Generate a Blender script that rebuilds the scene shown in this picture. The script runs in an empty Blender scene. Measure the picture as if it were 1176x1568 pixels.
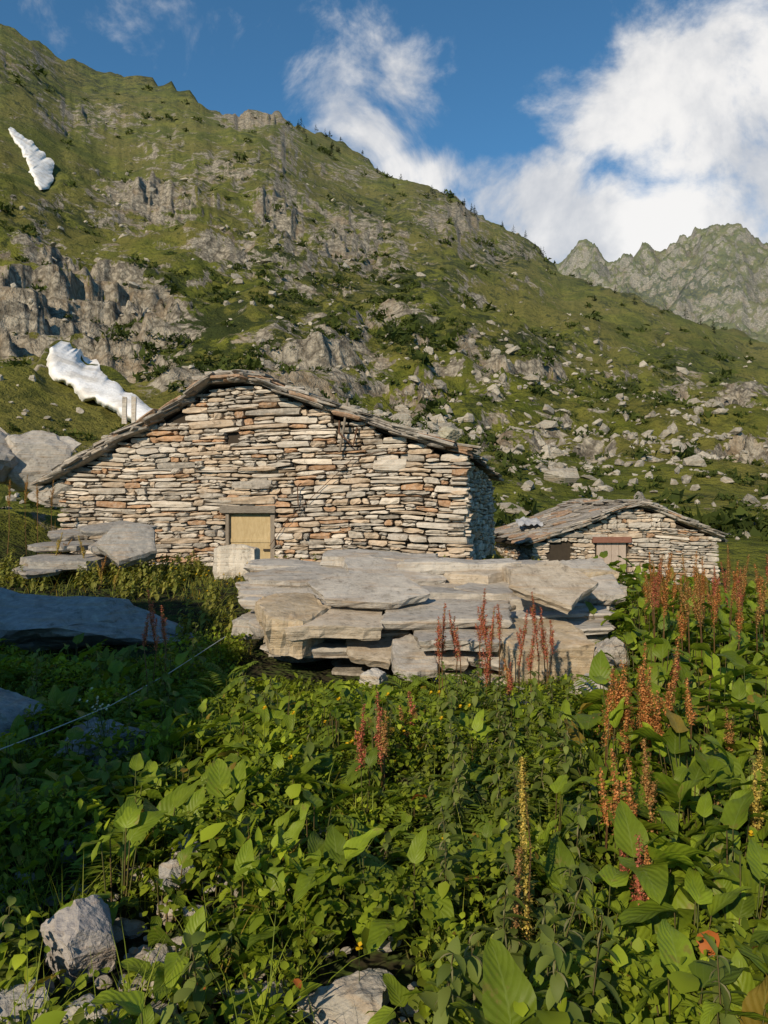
import bpy, math, numpy as np
from mathutils import Vector, Euler
R=np.random.RandomState(7)
rad=math.radians
F0=1200.0; CZ=1.6
SUN_AZ=25.0; SUN_EL=29.0
def PW(px,py,d): return np.array([(px-588)/F0*d, d, CZ+(784-py)/F0*d])
# ---------------------------------------------------------------- noise
PERM=np.random.RandomState(3).permutation(512)
GA=np.random.RandomState(4).rand(512)*2*np.pi
def pn(x,y,s=0):
    x=np.asarray(x,float)+s*17.31; y=np.asarray(y,float)+s*9.77
    xi=np.floor(x).astype(int); yi=np.floor(y).astype(int); xf=x-xi; yf=y-yi
    u=xf*xf*xf*(xf*(xf*6-15)+10); v=yf*yf*yf*(yf*(yf*6-15)+10)
    def g(i,j,dx,dy):
        h=GA[PERM[(PERM[i&511]+j)&511]]
        return np.cos(h)*dx+np.sin(h)*dy
    a=g(xi,yi,xf,yf); b=g(xi+1,yi,xf-1,yf); c=g(xi,yi+1,xf,yf-1); d=g(xi+1,yi+1,xf-1,yf-1)
    return ((a+(b-a)*u)+((c+(d-c)*u)-(a+(b-a)*u))*v)*1.5
def fbm(x,y,o=4,s=0):
    t=0;a=1.0;f=1.0
    for i in range(o):
        t=t+a*pn(x*f,y*f,s+i*3); a*=.5; f*=2.03
    return t
def ridged(x,y,o=4,s=0):
    t=0;a=1.0;f=1.0
    for i in range(o):
        t=t+a*(1-np.abs(pn(x*f,y*f,s+i*3))*2); a*=.5; f*=2.07
    return t
def ss(a,b,x):
    t=np.clip((x-a)/(b-a),0,1); return t*t*(3-2*t)
# ---------------------------------------------------------------- mesh helpers
def mk(name,V,Fs,mat,col=None,uv=None,attrs=None,smooth=False,parent=None):
    V=np.asarray(V,np.float32)
    if not isinstance(Fs,list): Fs=[Fs]
    Fs=[np.asarray(f,np.int32) for f in Fs if len(f)]
    me=bpy.data.meshes.new(name)
    me.vertices.add(len(V)); me.vertices.foreach_set("co",V.ravel())
    loops=np.concatenate([f.ravel() for f in Fs])
    tot=np.concatenate([np.full(len(f),f.shape[1],np.int32) for f in Fs])
    st=np.concatenate([[0],np.cumsum(tot)[:-1]]).astype(np.int32)
    me.loops.add(len(loops)); me.loops.foreach_set("vertex_index",loops)
    me.polygons.add(len(tot)); me.polygons.foreach_set("loop_start",st)
    me.polygons.foreach_set("use_smooth",np.full(len(tot),smooth,bool))
    me.update(calc_edges=True)
    if col is not None:
        a=me.color_attributes.new("Col",'FLOAT_COLOR','POINT')
        c=np.ones((len(V),4),np.float32); c[:,:3]=col; a.data.foreach_set("color",c.ravel())
    if uv is not None:
        a=me.attributes.new("luv",'FLOAT_VECTOR','POINT')
        c=np.zeros((len(V),3),np.float32); c[:,:2]=uv; a.data.foreach_set("vector",c.ravel())
    for k,v in (attrs or {}).items():
        a=me.attributes.new(k,'FLOAT','POINT'); a.data.foreach_set("value",np.asarray(v,np.float32).ravel())
    me.materials.append(mat)
    ob=bpy.data.objects.new(name,me); bpy.context.collection.objects.link(ob)
    if parent: ob.parent=parent
    return ob
def empty(name):
    e=bpy.data.objects.new(name,None); bpy.context.collection.objects.link(e); return e
class Acc:
    def __init__(s): s.V=[];s.F={};s.C=[];s.U=[];s.n=0
    def add(s,V,F,C=None,U=None):
        V=np.asarray(V).reshape(-1,3); 
        if not isinstance(F,list): F=[F]
        for f in F:
            f=np.asarray(f); s.F.setdefault(f.shape[1],[]).append(f+s.n)
        s.V.append(V)
        if C is not None: s.C.append(np.broadcast_to(C,(len(V),3)))
        if U is not None: s.U.append(U)
        s.n+=len(V)
    def make(s,name,mat,**k):
        return mk(name,np.concatenate(s.V),[np.concatenate(f) for f in s.F.values()],mat,
            col=np.concatenate(s.C) if s.C else None, uv=np.concatenate(s.U) if s.U else None,**k)
# ---------------------------------------------------------------- material helpers
class NT:
    def __init__(s,name):
        s.m=bpy.data.materials.new(name); s.m.use_nodes=True; s.t=s.m.node_tree; s.t.nodes.clear()
        s.out=s.n('ShaderNodeOutputMaterial')
    def n(s,t,**k):
        x=s.t.nodes.new(t)
        for a,b in k.items(): setattr(x,a,b)
        return x
    def l(s,a,b): s.t.links.new(a,b)
    def put(s,v,sock):
        if isinstance(v,(int,float)): sock.default_value=v
        elif isinstance(v,tuple): sock.default_value=v if len(v)==len(sock.default_value) else tuple(v)+(1,)
        else: s.l(v,sock)
    def math(s,op,a,b=0,c=None,clamp=False):
        x=s.n('ShaderNodeMath',operation=op); x.use_clamp=clamp; s.put(a,x.inputs[0]); s.put(b,x.inputs[1])
        if c is not None: s.put(c,x.inputs[2])
        return x.outputs[0]
    def mix(s,f,a,b,bt='MIX'):
        x=s.n('ShaderNodeMix',data_type='RGBA',blend_type=bt); s.put(f,x.inputs[0]); s.put(a,x.inputs[6]); s.put(b,x.inputs[7]); return x.outputs[2]
    def noise(s,vec,sc,det=6,rough=.6,dist=0):
        x=s.n('ShaderNodeTexNoise'); s.l(vec,x.inputs['Vector']); x.inputs['Scale'].default_value=sc; x.inputs['Detail'].default_value=det
        x.inputs['Roughness'].default_value=rough; x.inputs['Distortion'].default_value=dist; return x.outputs[0]
    def vor(s,vec,sc,feat='F1',out='Distance'):
        x=s.n('ShaderNodeTexVoronoi',feature=feat); s.l(vec,x.inputs['Vector']); x.inputs['Scale'].default_value=sc; return x.outputs[out]
    def mr(s,v,a,b,c=0,d=1):
        x=s.n('ShaderNodeMapRange',interpolation_type='SMOOTHSTEP'); s.put(v,x.inputs[0])
        for i,q in enumerate((a,b,c,d)): s.put(q,x.inputs[i+1])
        return x.outputs[0]
    def attr(s,name,o='Fac'):
        x=s.n('ShaderNodeAttribute',attribute_name=name); return x.outputs[o]
    def pos(s): return s.n('ShaderNodeNewGeometry').outputs['Position']
    def bump(s,h,st=.5,dist=.02,nrm=None):
        x=s.n('ShaderNodeBump'); s.l(h,x.inputs['Height']); x.inputs['Strength'].default_value=st; x.inputs['Distance'].default_value=dist
        if nrm: s.l(nrm,x.inputs['Normal'])
        return x.outputs[0]
    def bsdf(s,col,rough=.9,nrm=None,spec=.2):
        x=s.n('ShaderNodeBsdfPrincipled'); s.put(col,x.inputs['Base Color']); s.put(rough,x.inputs['Roughness'])
        x.inputs['Specular IOR Level'].default_value=spec
        if nrm: s.l(nrm,x.inputs['Normal'])
        return x.outputs[0]
    def done(s,sh): s.l(sh,s.out.inputs[0]); return s.m
def stretch(N,v,sc):
    x=N.n('ShaderNodeVectorMath',operation='MULTIPLY'); N.l(v,x.inputs[0]); x.inputs[1].default_value=sc; return x.outputs[0]
def stone_mat(name,lich=.5,sc=1.0,bumpd=.02,light=.4,streak=22):
    N=NT(name); P=N.pos(); C=N.attr('Col','Color')
    n1=N.noise(P,2.2*sc,4,.6); n2=N.noise(P,13*sc,6,.72); 
    c=N.mix(N.mr(n1,.35,.65,.5,0),C,N.mix(.6,C,(.19,.16,.13)))
    c=N.mix(N.mr(n2,.45,.68,.0,light),c,(.60,.54,.46))
    c=N.mix(N.mr(n2,.30,.45,.70,0),c,(.11,.09,.07))
    li=N.mr(N.noise(P,5*sc,6,.78,.5),.53,.62,0,lich)
    c=N.mix(li,c,(.13,.115,.09))
    st=N.noise(stretch(N,P,(1.5,1.5,streak)),1.6*sc,4,.6)
    c=N.mix(N.mr(st,.5,.68,0,.40),c,(.34,.23,.13))
    h=N.math('ADD',n2,N.math('MULTIPLY',st,.9))
    return N.done(N.bsdf(c,.92,N.bump(h,.9,bumpd),.15))
def leaf_mat(name,trans=.35,rough=.5,veins=True,spec=.35):
    N=NT(name); C=N.attr('Col','Color'); P=N.pos()
    c=C
    nrm=None
    if veins:
        nz=N.noise(P,30,3,.6)
        c=N.mix(N.mr(nz,.35,.65,0,.4),C,N.mix(.5,C,(.05,.07,.008)))
        c=N.mix(N.mr(N.noise(P,11,4,.7),.60,.68,0,.6),c,(.20,.15,.04))
        sp=N.n('ShaderNodeSeparateXYZ'); N.l(N.attr('luv','Vector'),sp.inputs[0])
        au=N.math('ABSOLUTE',sp.outputs[0],0)
        mid=N.mr(au,.02,.08,1,0)
        w=N.math('SINE',N.math('SUBTRACT',N.math('MULTIPLY',sp.outputs[1],44),N.math('MULTIPLY',au,16)),0)
        vn=N.math('MULTIPLY',N.mr(w,.85,1,0,1),.3)
        vv=N.math('MAXIMUM',mid,vn)
        c=N.mix(N.math('MULTIPLY',vv,.35),c,N.mix(.5,C,(.30,.36,.12)))
        nrm=N.bump(w,.2,.004)
    b=N.bsdf(c,rough,nrm,spec)
    t=N.n('ShaderNodeBsdfTranslucent'); N.l(N.mix(.6,c,N.mix(1,c,(1.7,1.6,.35),'MULTIPLY')),t.inputs[0])
    m=N.n('ShaderNodeMixShader'); m.inputs[0].default_value=trans; N.l(b,m.inputs[1]); N.l(t.outputs[0],m.inputs[2])
    return N.done(m.outputs[0])
# ---------------------------------------------------------------- terrain
SK=np.array([(-900,-60),(-300,-20),(0,22),(50,48),(100,84),(160,100),(230,112),(300,134),(325,150),(370,156),(420,158),(455,180),(520,212),(600,258),(650,275),(700,292),(740,322),(800,352),(860,398),(930,432),(1000,458),(1080,485),(1176,520),(1500,600),(2600,680)],float)
SK2=np.array([(500,560),(700,470),(800,430),(860,398),(885,376),(910,372),(945,384),(980,378),(1010,376),(1040,358),(1060,362),(1090,345),(1125,340),(1150,352),(1200,352),(1300,330),(1600,300),(2600,400)],float)
def azp(px): return np.arctan((px-588)/F0)
def esky(az,S):
    a=azp(S[:,0]); e=(784-S[:,1])/F0*np.cos(a)
    return np.interp(az,a,e)
ROCKS=[(60,445,120,55,1.0),(180,470,110,60,1.0),(225,305,85,36,.9),(130,185,120,24,.6),(385,172,75,20,.9),(330,265,110,45,.55),
(520,375,110,55,.75),(430,225,30,60,.6),(430,330,60,55,.65),(600,480,80,30,.5),(690,335,60,40,.75),(765,385,50,25,.5),(640,610,60,40,.7),(750,655,32,30,.9),
(765,585,40,25,.75),(700,540,60,20,.5),(880,565,110,40,.45),(920,680,110,25,.4),(1120,608,60,13,.9),(1110,690,70,14,.8),(480,560,110,50,.8),(290,590,110,35,.6),(545,265,80,22,.5),
(840,670,30,45,.5),(560,480,50,30,.5),(250,210,60,30,.4),(130,540,90,40,.8),(20,100,90,40,.3),(1040,575,30,20,.8),(795,435,25,10,.9),(590,400,50,40,.5),(350,385,60,30,.5),(60,320,60,30,.4),(690,440,50,20,.4)]
SHR=[(320,500,150,50,1),(560,330,120,40,.7),(240,440,60,30,.8),(820,530,110,30,.8),(600,430,140,50,.8),(330,570,120,30,.8),(640,500,110,40,.8),(130,130,200,50,.5),(780,390,80,30,.8),(1040,440,120,40,.8),(440,400,80,60,.6),(100,330,120,40,.5),(1050,560,90,40,.6),(500,450,120,60,.7),(950,600,120,30,.5),(720,620,80,40,.6),(700,300,60,30,.6),(380,260,120,40,.4)]
SNW=[(95,560,38,50,1),(150,590,50,38,1),(215,625,55,34,1),(55,245,40,60,1),(25,210,30,30,1),(60,640,120,50,.45)]
def gm(px,py,L):
    t=np.zeros_like(px)
    for (a,b,c,d,e) in L: t=np.maximum(t,e*np.exp(-((px-a)/c)**2-((py-b)/d)**2))
    return t
def near_h(x,y):
    g=.55*ss(7,12,y)*(1-ss(2,5,x))
    g=g-.95*ss(8,22,y)*ss(2.5,6,x)
    g=g+1.0*ss(-5.5,-9,x)*ss(9,14,y)
    return g+.05*fbm(x*.8,y*.8,3,5)*ss(0,3,np.hypot(x,y))
def H(x,y,full=False):
    r=np.hypot(x,y)+1e-6; az=np.arctan2(x,y); az=np.clip(az,-1.2,1.2)
    front=ss(-.05,.35,y/r)
    r0=35+5*pn(az*4,az*0,2); Rc=340+45*pn(az*6,az*0+3,3)+np.where(az>.15,-60*ss(.15,.5,az),0)
    e=esky(az,SK); s=e*Rc/(Rc-r0)
    q=(r-r0); sp=np.where(q>30,q,4*np.log1p(np.exp(np.clip(q/4,-30,9))))
    hm=s*np.minimum(sp,Rc-r0)
    conv=np.clip((r-r0)/(Rc-r0),0,1); hm=hm-s*(Rc-r0)*.10*np.sin(conv*np.pi)
    hm=np.where(r>Rc,s*(Rc-r0)-(r-Rc)*.45,hm)
    base=near_h(x,y)*(1-ss(24,40,r))
    hc=base+hm
    px=588+F0*np.tan(np.clip(az,-1.1,1.1)); py=784-F0*(hc-CZ)/r/np.cos(az)
    rk=gm(px,py,ROCKS); sn=gm(px,py,SNW); rk=rk*(1-sn)
    amp=ss(30,90,r)*(1-.35*ss(250,340,r))*(1-.95*ss(.15,.5,sn))
    rel=fbm(x/38,y/38,5,11)*3.8+ (ridged(x/55,y/55,3,21)-1.0)*2.6
    rg=(ridged(x/9,y/9,4,31)-1.1)
    sub=ss(.0,.5,pn(x/16,y/16,91)+.3*pn(x/6,y/6,92))
    rke=np.clip(rk+.32*sub,0,1)
    hh=hc+amp*(rel+rke*rg*2.6+ .7*fbm(x/5,y/5,3,41))
    st=5.0; ph=hh/st+.6*fbm(x/30,y/30,2,51); fr=ph-np.floor(ph)
    terr=(ss(.25,.75,fr)-fr)*st
    hh=hh+amp*terr*ss(.3,.9,rke)*.9
    e2=esky(az,SK2); R2=760
    h2=e2*R2-(R2-r)*(.62)-np.where(r>R2,(r-R2)*1.2,0)
    h2=h2+ (ridged(x/60,y/60,5,61)-1.1)*15*ss(420,600,r)
    far=ss(380,460,r)*ss(.0,.12,az)
    out=np.where(far>0,np.maximum(hh,h2*far+hh*(1-far)),hh)
    out=out*front+near_h(x,y)*(1-front)
    if not full: return out
    py=784-F0*(out-CZ)/r/np.cos(az)
    isfar=(ss(400,470,r)*(h2>=hh-.1))*(az>0)
    return out,px,py,rk,isfar
azs=np.concatenate([np.linspace(-180,-45,46)[:-1],np.linspace(-45,-30,60)[:-1],np.linspace(-30,30,900),np.linspace(30,45,60)[1:],np.linspace(45,180,46)[1:]])
rs=np.concatenate([np.geomspace(.25,20,90)[:-1],1/np.linspace(1/20,1/400,560)[:-1],np.linspace(400,520,25)[:-1],np.linspace(520,800,120),np.linspace(810,1600,12)])
A,RR=np.meshgrid(np.radians(azs),rs,indexing='ij')
X=RR*np.sin(A); Y=RR*np.cos(A)
Z,PX,PY,RK,FAR=H(X,Y,True)
SH=gm(PX,PY,SHR)
na,nr=A.shape
idx=np.arange(na*nr).reshape(na,nr)
Fq=np.stack([idx[:-1,:-1],idx[:-1,1:],idx[1:,1:],idx[1:,:-1]],-1).reshape(-1,4)
Nn=NT('terrain_grass_rock'); P=Nn.pos()
rk=Nn.attr('rock'); sh=Nn.attr('shrub'); fa=Nn.attr('far'); ne=Nn.attr('near'); hz=Nn.attr('haze')
nB=Nn.noise(P,.13,6,.68,.4); nC=Nn.noise(P,.8,5,.75); nD=Nn.noise(P,.05,4,.6,.3)
grass=Nn.mix(Nn.mr(nB,.40,.60),(.080,.098,.014),(.165,.172,.026))
grass=Nn.mix(Nn.mr(nD,.42,.6,0,.7),grass,(.165,.145,.038))
grass=Nn.mix(Nn.mr(nC,.48,.62,0,.65),grass,(.052,.062,.014))
shf=Nn.mr(Nn.math('ADD',Nn.math('MULTIPLY',sh,.18),Nn.noise(P,.25,6,.78,.3)),.57,.65,0,.92)
grass=Nn.mix(shf,grass,(.030,.042,.012))
vd=Nn.vor(P,.5,'DISTANCE_TO_EDGE')
rock=Nn.mix(Nn.mr(nC,.38,.62),(.16,.14,.11),(.43,.38,.30))
rock=Nn.mix(Nn.mr(vd,.0,.10,.55,0),rock,(.06,.05,.035))
rock=Nn.mix(Nn.mr(nB,.50,.62,0,.45),rock,(.29,.205,.12))
geo=Nn.n('ShaderNodeNewGeometry'); sz=Nn.n('ShaderNodeSeparateXYZ'); Nn.l(geo.outputs['Normal'],sz.inputs[0])
steep=Nn.mr(sz.outputs[2],.46,.78,.20,0)
rn=Nn.noise(P,.20,8,.76,.6)
rf=Nn.math('ADD',Nn.math('MULTIPLY',rk,.27),Nn.math('ADD',steep,rn))
rf=Nn.math('ADD',rf,Nn.math('MULTIPLY',fa,-.015))
rfm=Nn.mr(rf,.615,.660)
c=Nn.mix(rfm,grass,rock)
c=Nn.mix(Nn.math('MULTIPLY',hz,.16),c,(.22,.235,.21))  # distance haze painted into the terrain colour
c=Nn.mix(Nn.math('MULTIPLY',fa,.24),c,(.20,.235,.25))  # far ridge coloured paler and bluer as painted aerial haze
soil=Nn.mix(Nn.mr(Nn.noise(P,6,4,.7),.4,.6),(.03,.026,.014),(.045,.065,.014))
c=Nn.mix(ne,c,soil)
bm=Nn.bump(nC,1.0,1.1)
tmat=Nn.done(Nn.bsdf(c,.95,bm,.1))
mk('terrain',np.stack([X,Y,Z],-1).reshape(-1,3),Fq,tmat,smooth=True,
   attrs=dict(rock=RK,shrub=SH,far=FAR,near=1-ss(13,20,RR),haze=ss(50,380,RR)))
TA=np.radians(azs)
def surf_r(px,py):
    az=azp(px); j=int(np.argmin(np.abs(TA-az))); m=(rs>30)&(rs<420)
    py_c=np.minimum.accumulate(PY[j,m]); return float(np.interp(-py,-py_c,rs[m]))
# ---------------------------------------------------------------- snow
N=NT('snow'); P=N.pos(); n=N.noise(P,.35,6,.7)
smat=N.done(N.bsdf(N.mix(N.mr(n,.42,.62,0,.75),(.78,.78,.78),(.55,.51,.45)),.8,N.bump(n,.5,.6),.2))
def snow(pts,wd):
    pts=np.array(pts,float); n=90; m=17
    t=np.linspace(0,1,n); tt=np.linspace(0,1,len(pts))
    cx=np.interp(t,tt,pts[:,0]); cy=np.interp(t,tt,pts[:,1]); w=np.interp(t,tt,wd)
    k_=np.ones(9)/9; cx[4:-4]=np.convolve(cx,k_,'valid'); cy[4:-4]=np.convolve(cy,k_,'valid')
    dx=np.gradient(cx); dy=np.gradient(cy); l=np.hypot(dx,dy); nx=-dy/l; ny=dx/l
    u=np.linspace(-1,1,m)[None]
    ed=1+.30*fbm(t*9,t*0,4,3)[:,None]*(u>0)+.30*fbm(t*8,t*0+5,4,4)[:,None]*(u<0)
    gx=cx[:,None]+nx[:,None]*u*w[:,None]*ed; gy=cy[:,None]+ny[:,None]*u*w[:,None]*ed
    r=np.array([[surf_r(gx[i,j],gy[i,j]) for j in range(m)] for i in range(n)])
    for q in range(25):
        p=np.pad(r,1,'edge'); r=.5*r+.125*(p[:-2,1:-1]+p[2:,1:-1]+p[1:-1,:-2]+p[1:-1,2:])
    r=r-1.3-2.7*(1-np.abs(u)**4)
    az=azp(gx); x=r*np.sin(az); y=r*np.cos(az); z=CZ+(784-gy)/F0*y
    G=np.arange(n*m).reshape(n,m)
    mk('snow_patch',np.stack([x,y,z],-1).reshape(-1,3),np.stack([G[:-1,:-1],G[1:,:-1],G[1:,1:],G[:-1,1:]],-1).reshape(-1,4),smat,smooth=True)
snow([(84,528),(100,552),(130,578),(168,604),(212,630),(262,665)],[12,30,28,21,17,14])
snow([(14,196),(30,213),(48,232),(64,256),(68,290)],[3,8,13,20,8])
# ---------------------------------------------------------------- rocks
def ico(sub):
    import bmesh
    b=bmesh.new(); bmesh.ops.create_icosphere(b,subdivisions=sub,radius=1)
    V=np.array([v.co[:] for v in b.verts]); F=np.array([[v.index for v in f.verts] for f in b.faces]); b.free(); return V,F
ICO={s:ico(s) for s in (1,2,4,5)}
def rockshape(sub,rng,ncut=12,lo=.5,hi=.85,rough=.02):
    V,F=ICO[sub]; V=V.copy()
    for i in range(ncut):
        n=rng.randn(3); n/=np.linalg.norm(n); d=rng.uniform(lo,hi)
        V-=np.outer(np.maximum(0,V@n-d),n)
    if sub>=4:
        V*= (1+rough*2.5*fbm(V[:,0]*3+V[:,2]*2,V[:,1]*3-V[:,2]*1.7,5,rng.randint(50)))[:,None]
    V+=rng.randn(*V.shape)*rough*(.15 if sub>=4 else .3)
    return V,F
boul_mat=stone_mat('boulder_stone',.3,.35,.15)
protos=[rockshape(1,R,9,.45,.85,.25) for i in range(12)]
def sample_slope(n,fn,rmin=34,rmax=335,lo=-28.,hi=28.):
    ax=np.radians(R.uniform(lo,hi,n)); r=1/R.uniform(1/rmax,1/rmin,n)
    x=r*np.sin(ax); y=r*np.cos(ax); z,px,py,rk,_=H(x,y,True)
    k=(R.rand(n)<fn(px,py,rk,x,y))&(gm(px,py,SNW[:5])<.3); return x[k],y[k],z[k],r[k],px[k],py[k],rk[k]
def boul_p(px,py,rk,x,y):
    m=gm(px,py,[(215,305,80,34,.9),(640,620,70,50,.6),(750,655,35,32,1),(770,590,60,30,.7),(890,570,110,45,.6),(920,680,140,32,.9),(1120,608,60,12,1),(1110,690,80,14,1),(840,680,40,60,.8),(390,385,60,60,.4),(700,540,80,40,.35),(1010,640,170,60,.5),(820,760,60,40,.5)])
    return np.clip(m*1.0*ss(-.25,.35,pn(x/5,y/5,77)+.1)+.03+rk*.10,0,1)
x,y,z,r,px,py,rkk=sample_slope(28000,boul_p)
Ac=Acc(); sz_=np.exp(R.randn(len(x))*.6)*(.13+r*.0017)
sz_=np.minimum(sz_,(.7+r*.006))
for p in range(12):
    k=np.arange(len(x))%12==p; V,F=protos[p]; nk=k.sum()
    a=R.rand(nk)*6.28; tl=R.randn(nk)*.35; s3=sz_[k][:,None]*np.stack([R.uniform(.8,1.7,nk),R.uniform(.6,1.2,nk),R.uniform(.35,.9,nk)],-1)
    W=V[None]*s3[:,None,:]; ct_,st_=np.cos(tl)[:,None],np.sin(tl)[:,None]
    W=np.stack([W[...,0]*ct_-W[...,2]*st_,W[...,1],W[...,0]*st_+W[...,2]*ct_],-1)
    c_,s_=np.cos(a)[:,None],np.sin(a)[:,None]
    W=np.stack([W[...,0]*c_-W[...,1]*s_,W[...,0]*s_+W[...,1]*c_,W[...,2]],-1)+np.stack([x[k],y[k],z[k]+s3[:,2]*.25],-1)[:,None]
    FF=(F[None]+(np.arange(nk)*len(V))[:,None,None]).reshape(-1,3)
    g=R.uniform(.26,.50,nk)[:,None,None]*np.array([1,.92,.76]); Ac.add(W,FF,np.repeat(g,len(V),1).reshape(-1,3))
Ac.make('scree_boulders',boul_mat)
# ---------------------------------------------------------------- shrubs
def clumps(x,y,z,s,n,rng,flat=.7,leaf=.3,lo=(.022,.036,.010),hi=(.095,.118,.024)):
    N_=len(x); d=rng.randn(N_,n,3); d/=np.linalg.norm(d,axis=-1,keepdims=True); d[...,2]=np.abs(d[...,2])
    rr=rng.uniform(.45,1.05,(N_,n,1)); c=d*rr*s[:,None,None]*np.array([1,1,flat])
    c+=np.stack([x,y,z],-1)[:,None]
    t=rng.randn(N_,n,3,3)*leaf*s[:,None,None,None]
    V=(c[:,:,None]+t).reshape(-1,3); F=np.arange(len(V)).reshape(-1,3)
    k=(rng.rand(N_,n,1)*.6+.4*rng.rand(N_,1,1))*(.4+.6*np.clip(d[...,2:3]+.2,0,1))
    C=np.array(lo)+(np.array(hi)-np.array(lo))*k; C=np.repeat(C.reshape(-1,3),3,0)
    return V,F,C
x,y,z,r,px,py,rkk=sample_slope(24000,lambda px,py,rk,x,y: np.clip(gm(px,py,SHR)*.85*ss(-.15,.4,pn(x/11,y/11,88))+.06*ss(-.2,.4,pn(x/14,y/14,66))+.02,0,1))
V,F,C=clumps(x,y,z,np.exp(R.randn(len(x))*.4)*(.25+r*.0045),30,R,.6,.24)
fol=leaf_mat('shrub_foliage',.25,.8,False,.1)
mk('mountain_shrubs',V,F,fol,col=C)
tx=[];
for px_ in list(R.uniform(455,560,16))+list(R.uniform(560,860,22))+[708,712,820,832,838,500,508,516,522]+list(R.uniform(880,1180,12)):
    az=azp(px_); j=int(np.argmin(np.abs(TA-az))); m=np.where((rs>60)&(rs<395))[0]
    jj=m[np.argmin(PY[j,m])]-R.randint(0,4); tx.append((X[j,jj],Y[j,jj],Z[j,jj]))
tx=np.array(tx); Ac=Acc()
for (a,b,c_) in tx:
    h=R.uniform(2.0,4.8); n=90; t=R.rand(n)**.8; an=R.rand(n)*6.28; rd=(1-t)*h*.24*R.uniform(.5,1.1,n)
    cc=np.stack([a+rd*np.cos(an),b+rd*np.sin(an),c_+.1*h+t*h*.9],-1)
    V=(cc[:,None]+R.randn(n,3,3)*np.array([.3,.3,.14])*(1.15-t)[:,None,None]).reshape(-1,3)
    Ac.add(V,np.arange(n*3).reshape(-1,3),np.array([.02,.035,.012]))
    tv=np.array([(a+.1*math.cos(q),b+.1*math.sin(q),c_-.3) for q in (0,2.1,4.2)]+[(a,b,c_+h)])
    Ac.add(tv,np.array([(0,1,3),(1,2,3),(2,0,3)]),np.array([.05,.04,.03]))
Ac.make('distant_conifer_trees',fol)
# ---------------------------------------------------------------- drystone walls
def boxsurf(nx,ny,nz):
    pts={};V=[];F=[]
    def vid(p):
        if p not in pts: pts[p]=len(V); V.append([p[0]/nx*2-1,p[1]/ny*2-1,p[2]/nz*2-1])
        return pts[p]
    D=(nx,ny,nz)
    for ax in range(3):
        u,v=(ax+1)%3,(ax+2)%3
        for side in (0,D[ax]):
            for i in range(D[u]):
                for j in range(D[v]):
                    q=[]
                    for (a,b) in ((0,0),(1,0),(1,1),(0,1)):
                        p=[0,0,0]; p[ax]=side; p[u]=i+a; p[v]=j+b; q.append(vid(tuple(p)))
                    F.append(q if side else q[::-1])
    return np.array(V),np.array(F)
BV,BF=boxsurf(4,2,2); BC=(np.abs(BV)>.99).sum(1)
def stonecol(rng,dark=1.0):
    q=rng.rand(); g=rng.uniform(.38,.60)*dark
    if q<.46: c=np.array([g,g*.91,g*.79])
    elif q<.74: c=np.array([g*1.02,g*.81,g*.60])
    elif q<.83: c=np.array([.46,.27,.15])*rng.uniform(.7,1.1)
    elif q<.92: c=np.array([g*.55,g*.51,g*.45])
    else: c=np.array([.64,.57,.48])
    return c
def stone(acc,fr,s,zc,L,h,dep,rng,tilt=0,out=0,dark=1.0):
    O,u,n=fr
    hx,hz,hy=L/2,h/2,dep/2; V=BV*np.array([hx,hy,hz])
    b=min(.010,h*.11)
    ins=np.where(BC>=2,(BC-1)*b,0)
    V=V-np.sign(BV)*(np.abs(BV)>.99)*ins[:,None]
    tp=rng.uniform(-.2,.2); V[:,2]*=(1+tp*BV[:,0]); V[:,1]+=BV[:,0]*rng.uniform(-.02,.02)+BV[:,2]*rng.uniform(-.012,.012)
    V[:,0]+=BV[:,2]*rng.uniform(-.4,.4)*h*.4
    V+=rng.randn(*V.shape)*np.array([.009,.008,.0055])
    ct,st=math.cos(tilt),math.sin(tilt)
    xx=V[:,0]*ct-V[:,2]*st; zz=V[:,0]*st+V[:,2]*ct
    a=s+xx; dd=out-hy-V[:,1]
    Wx=O[0]+u[0]*a+n[0]*dd; Wy=O[1]+u[1]*a+n[1]*dd
    acc.add(np.stack([Wx,Wy,zc+zz],-1),BF,stonecol(rng,dark))
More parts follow.
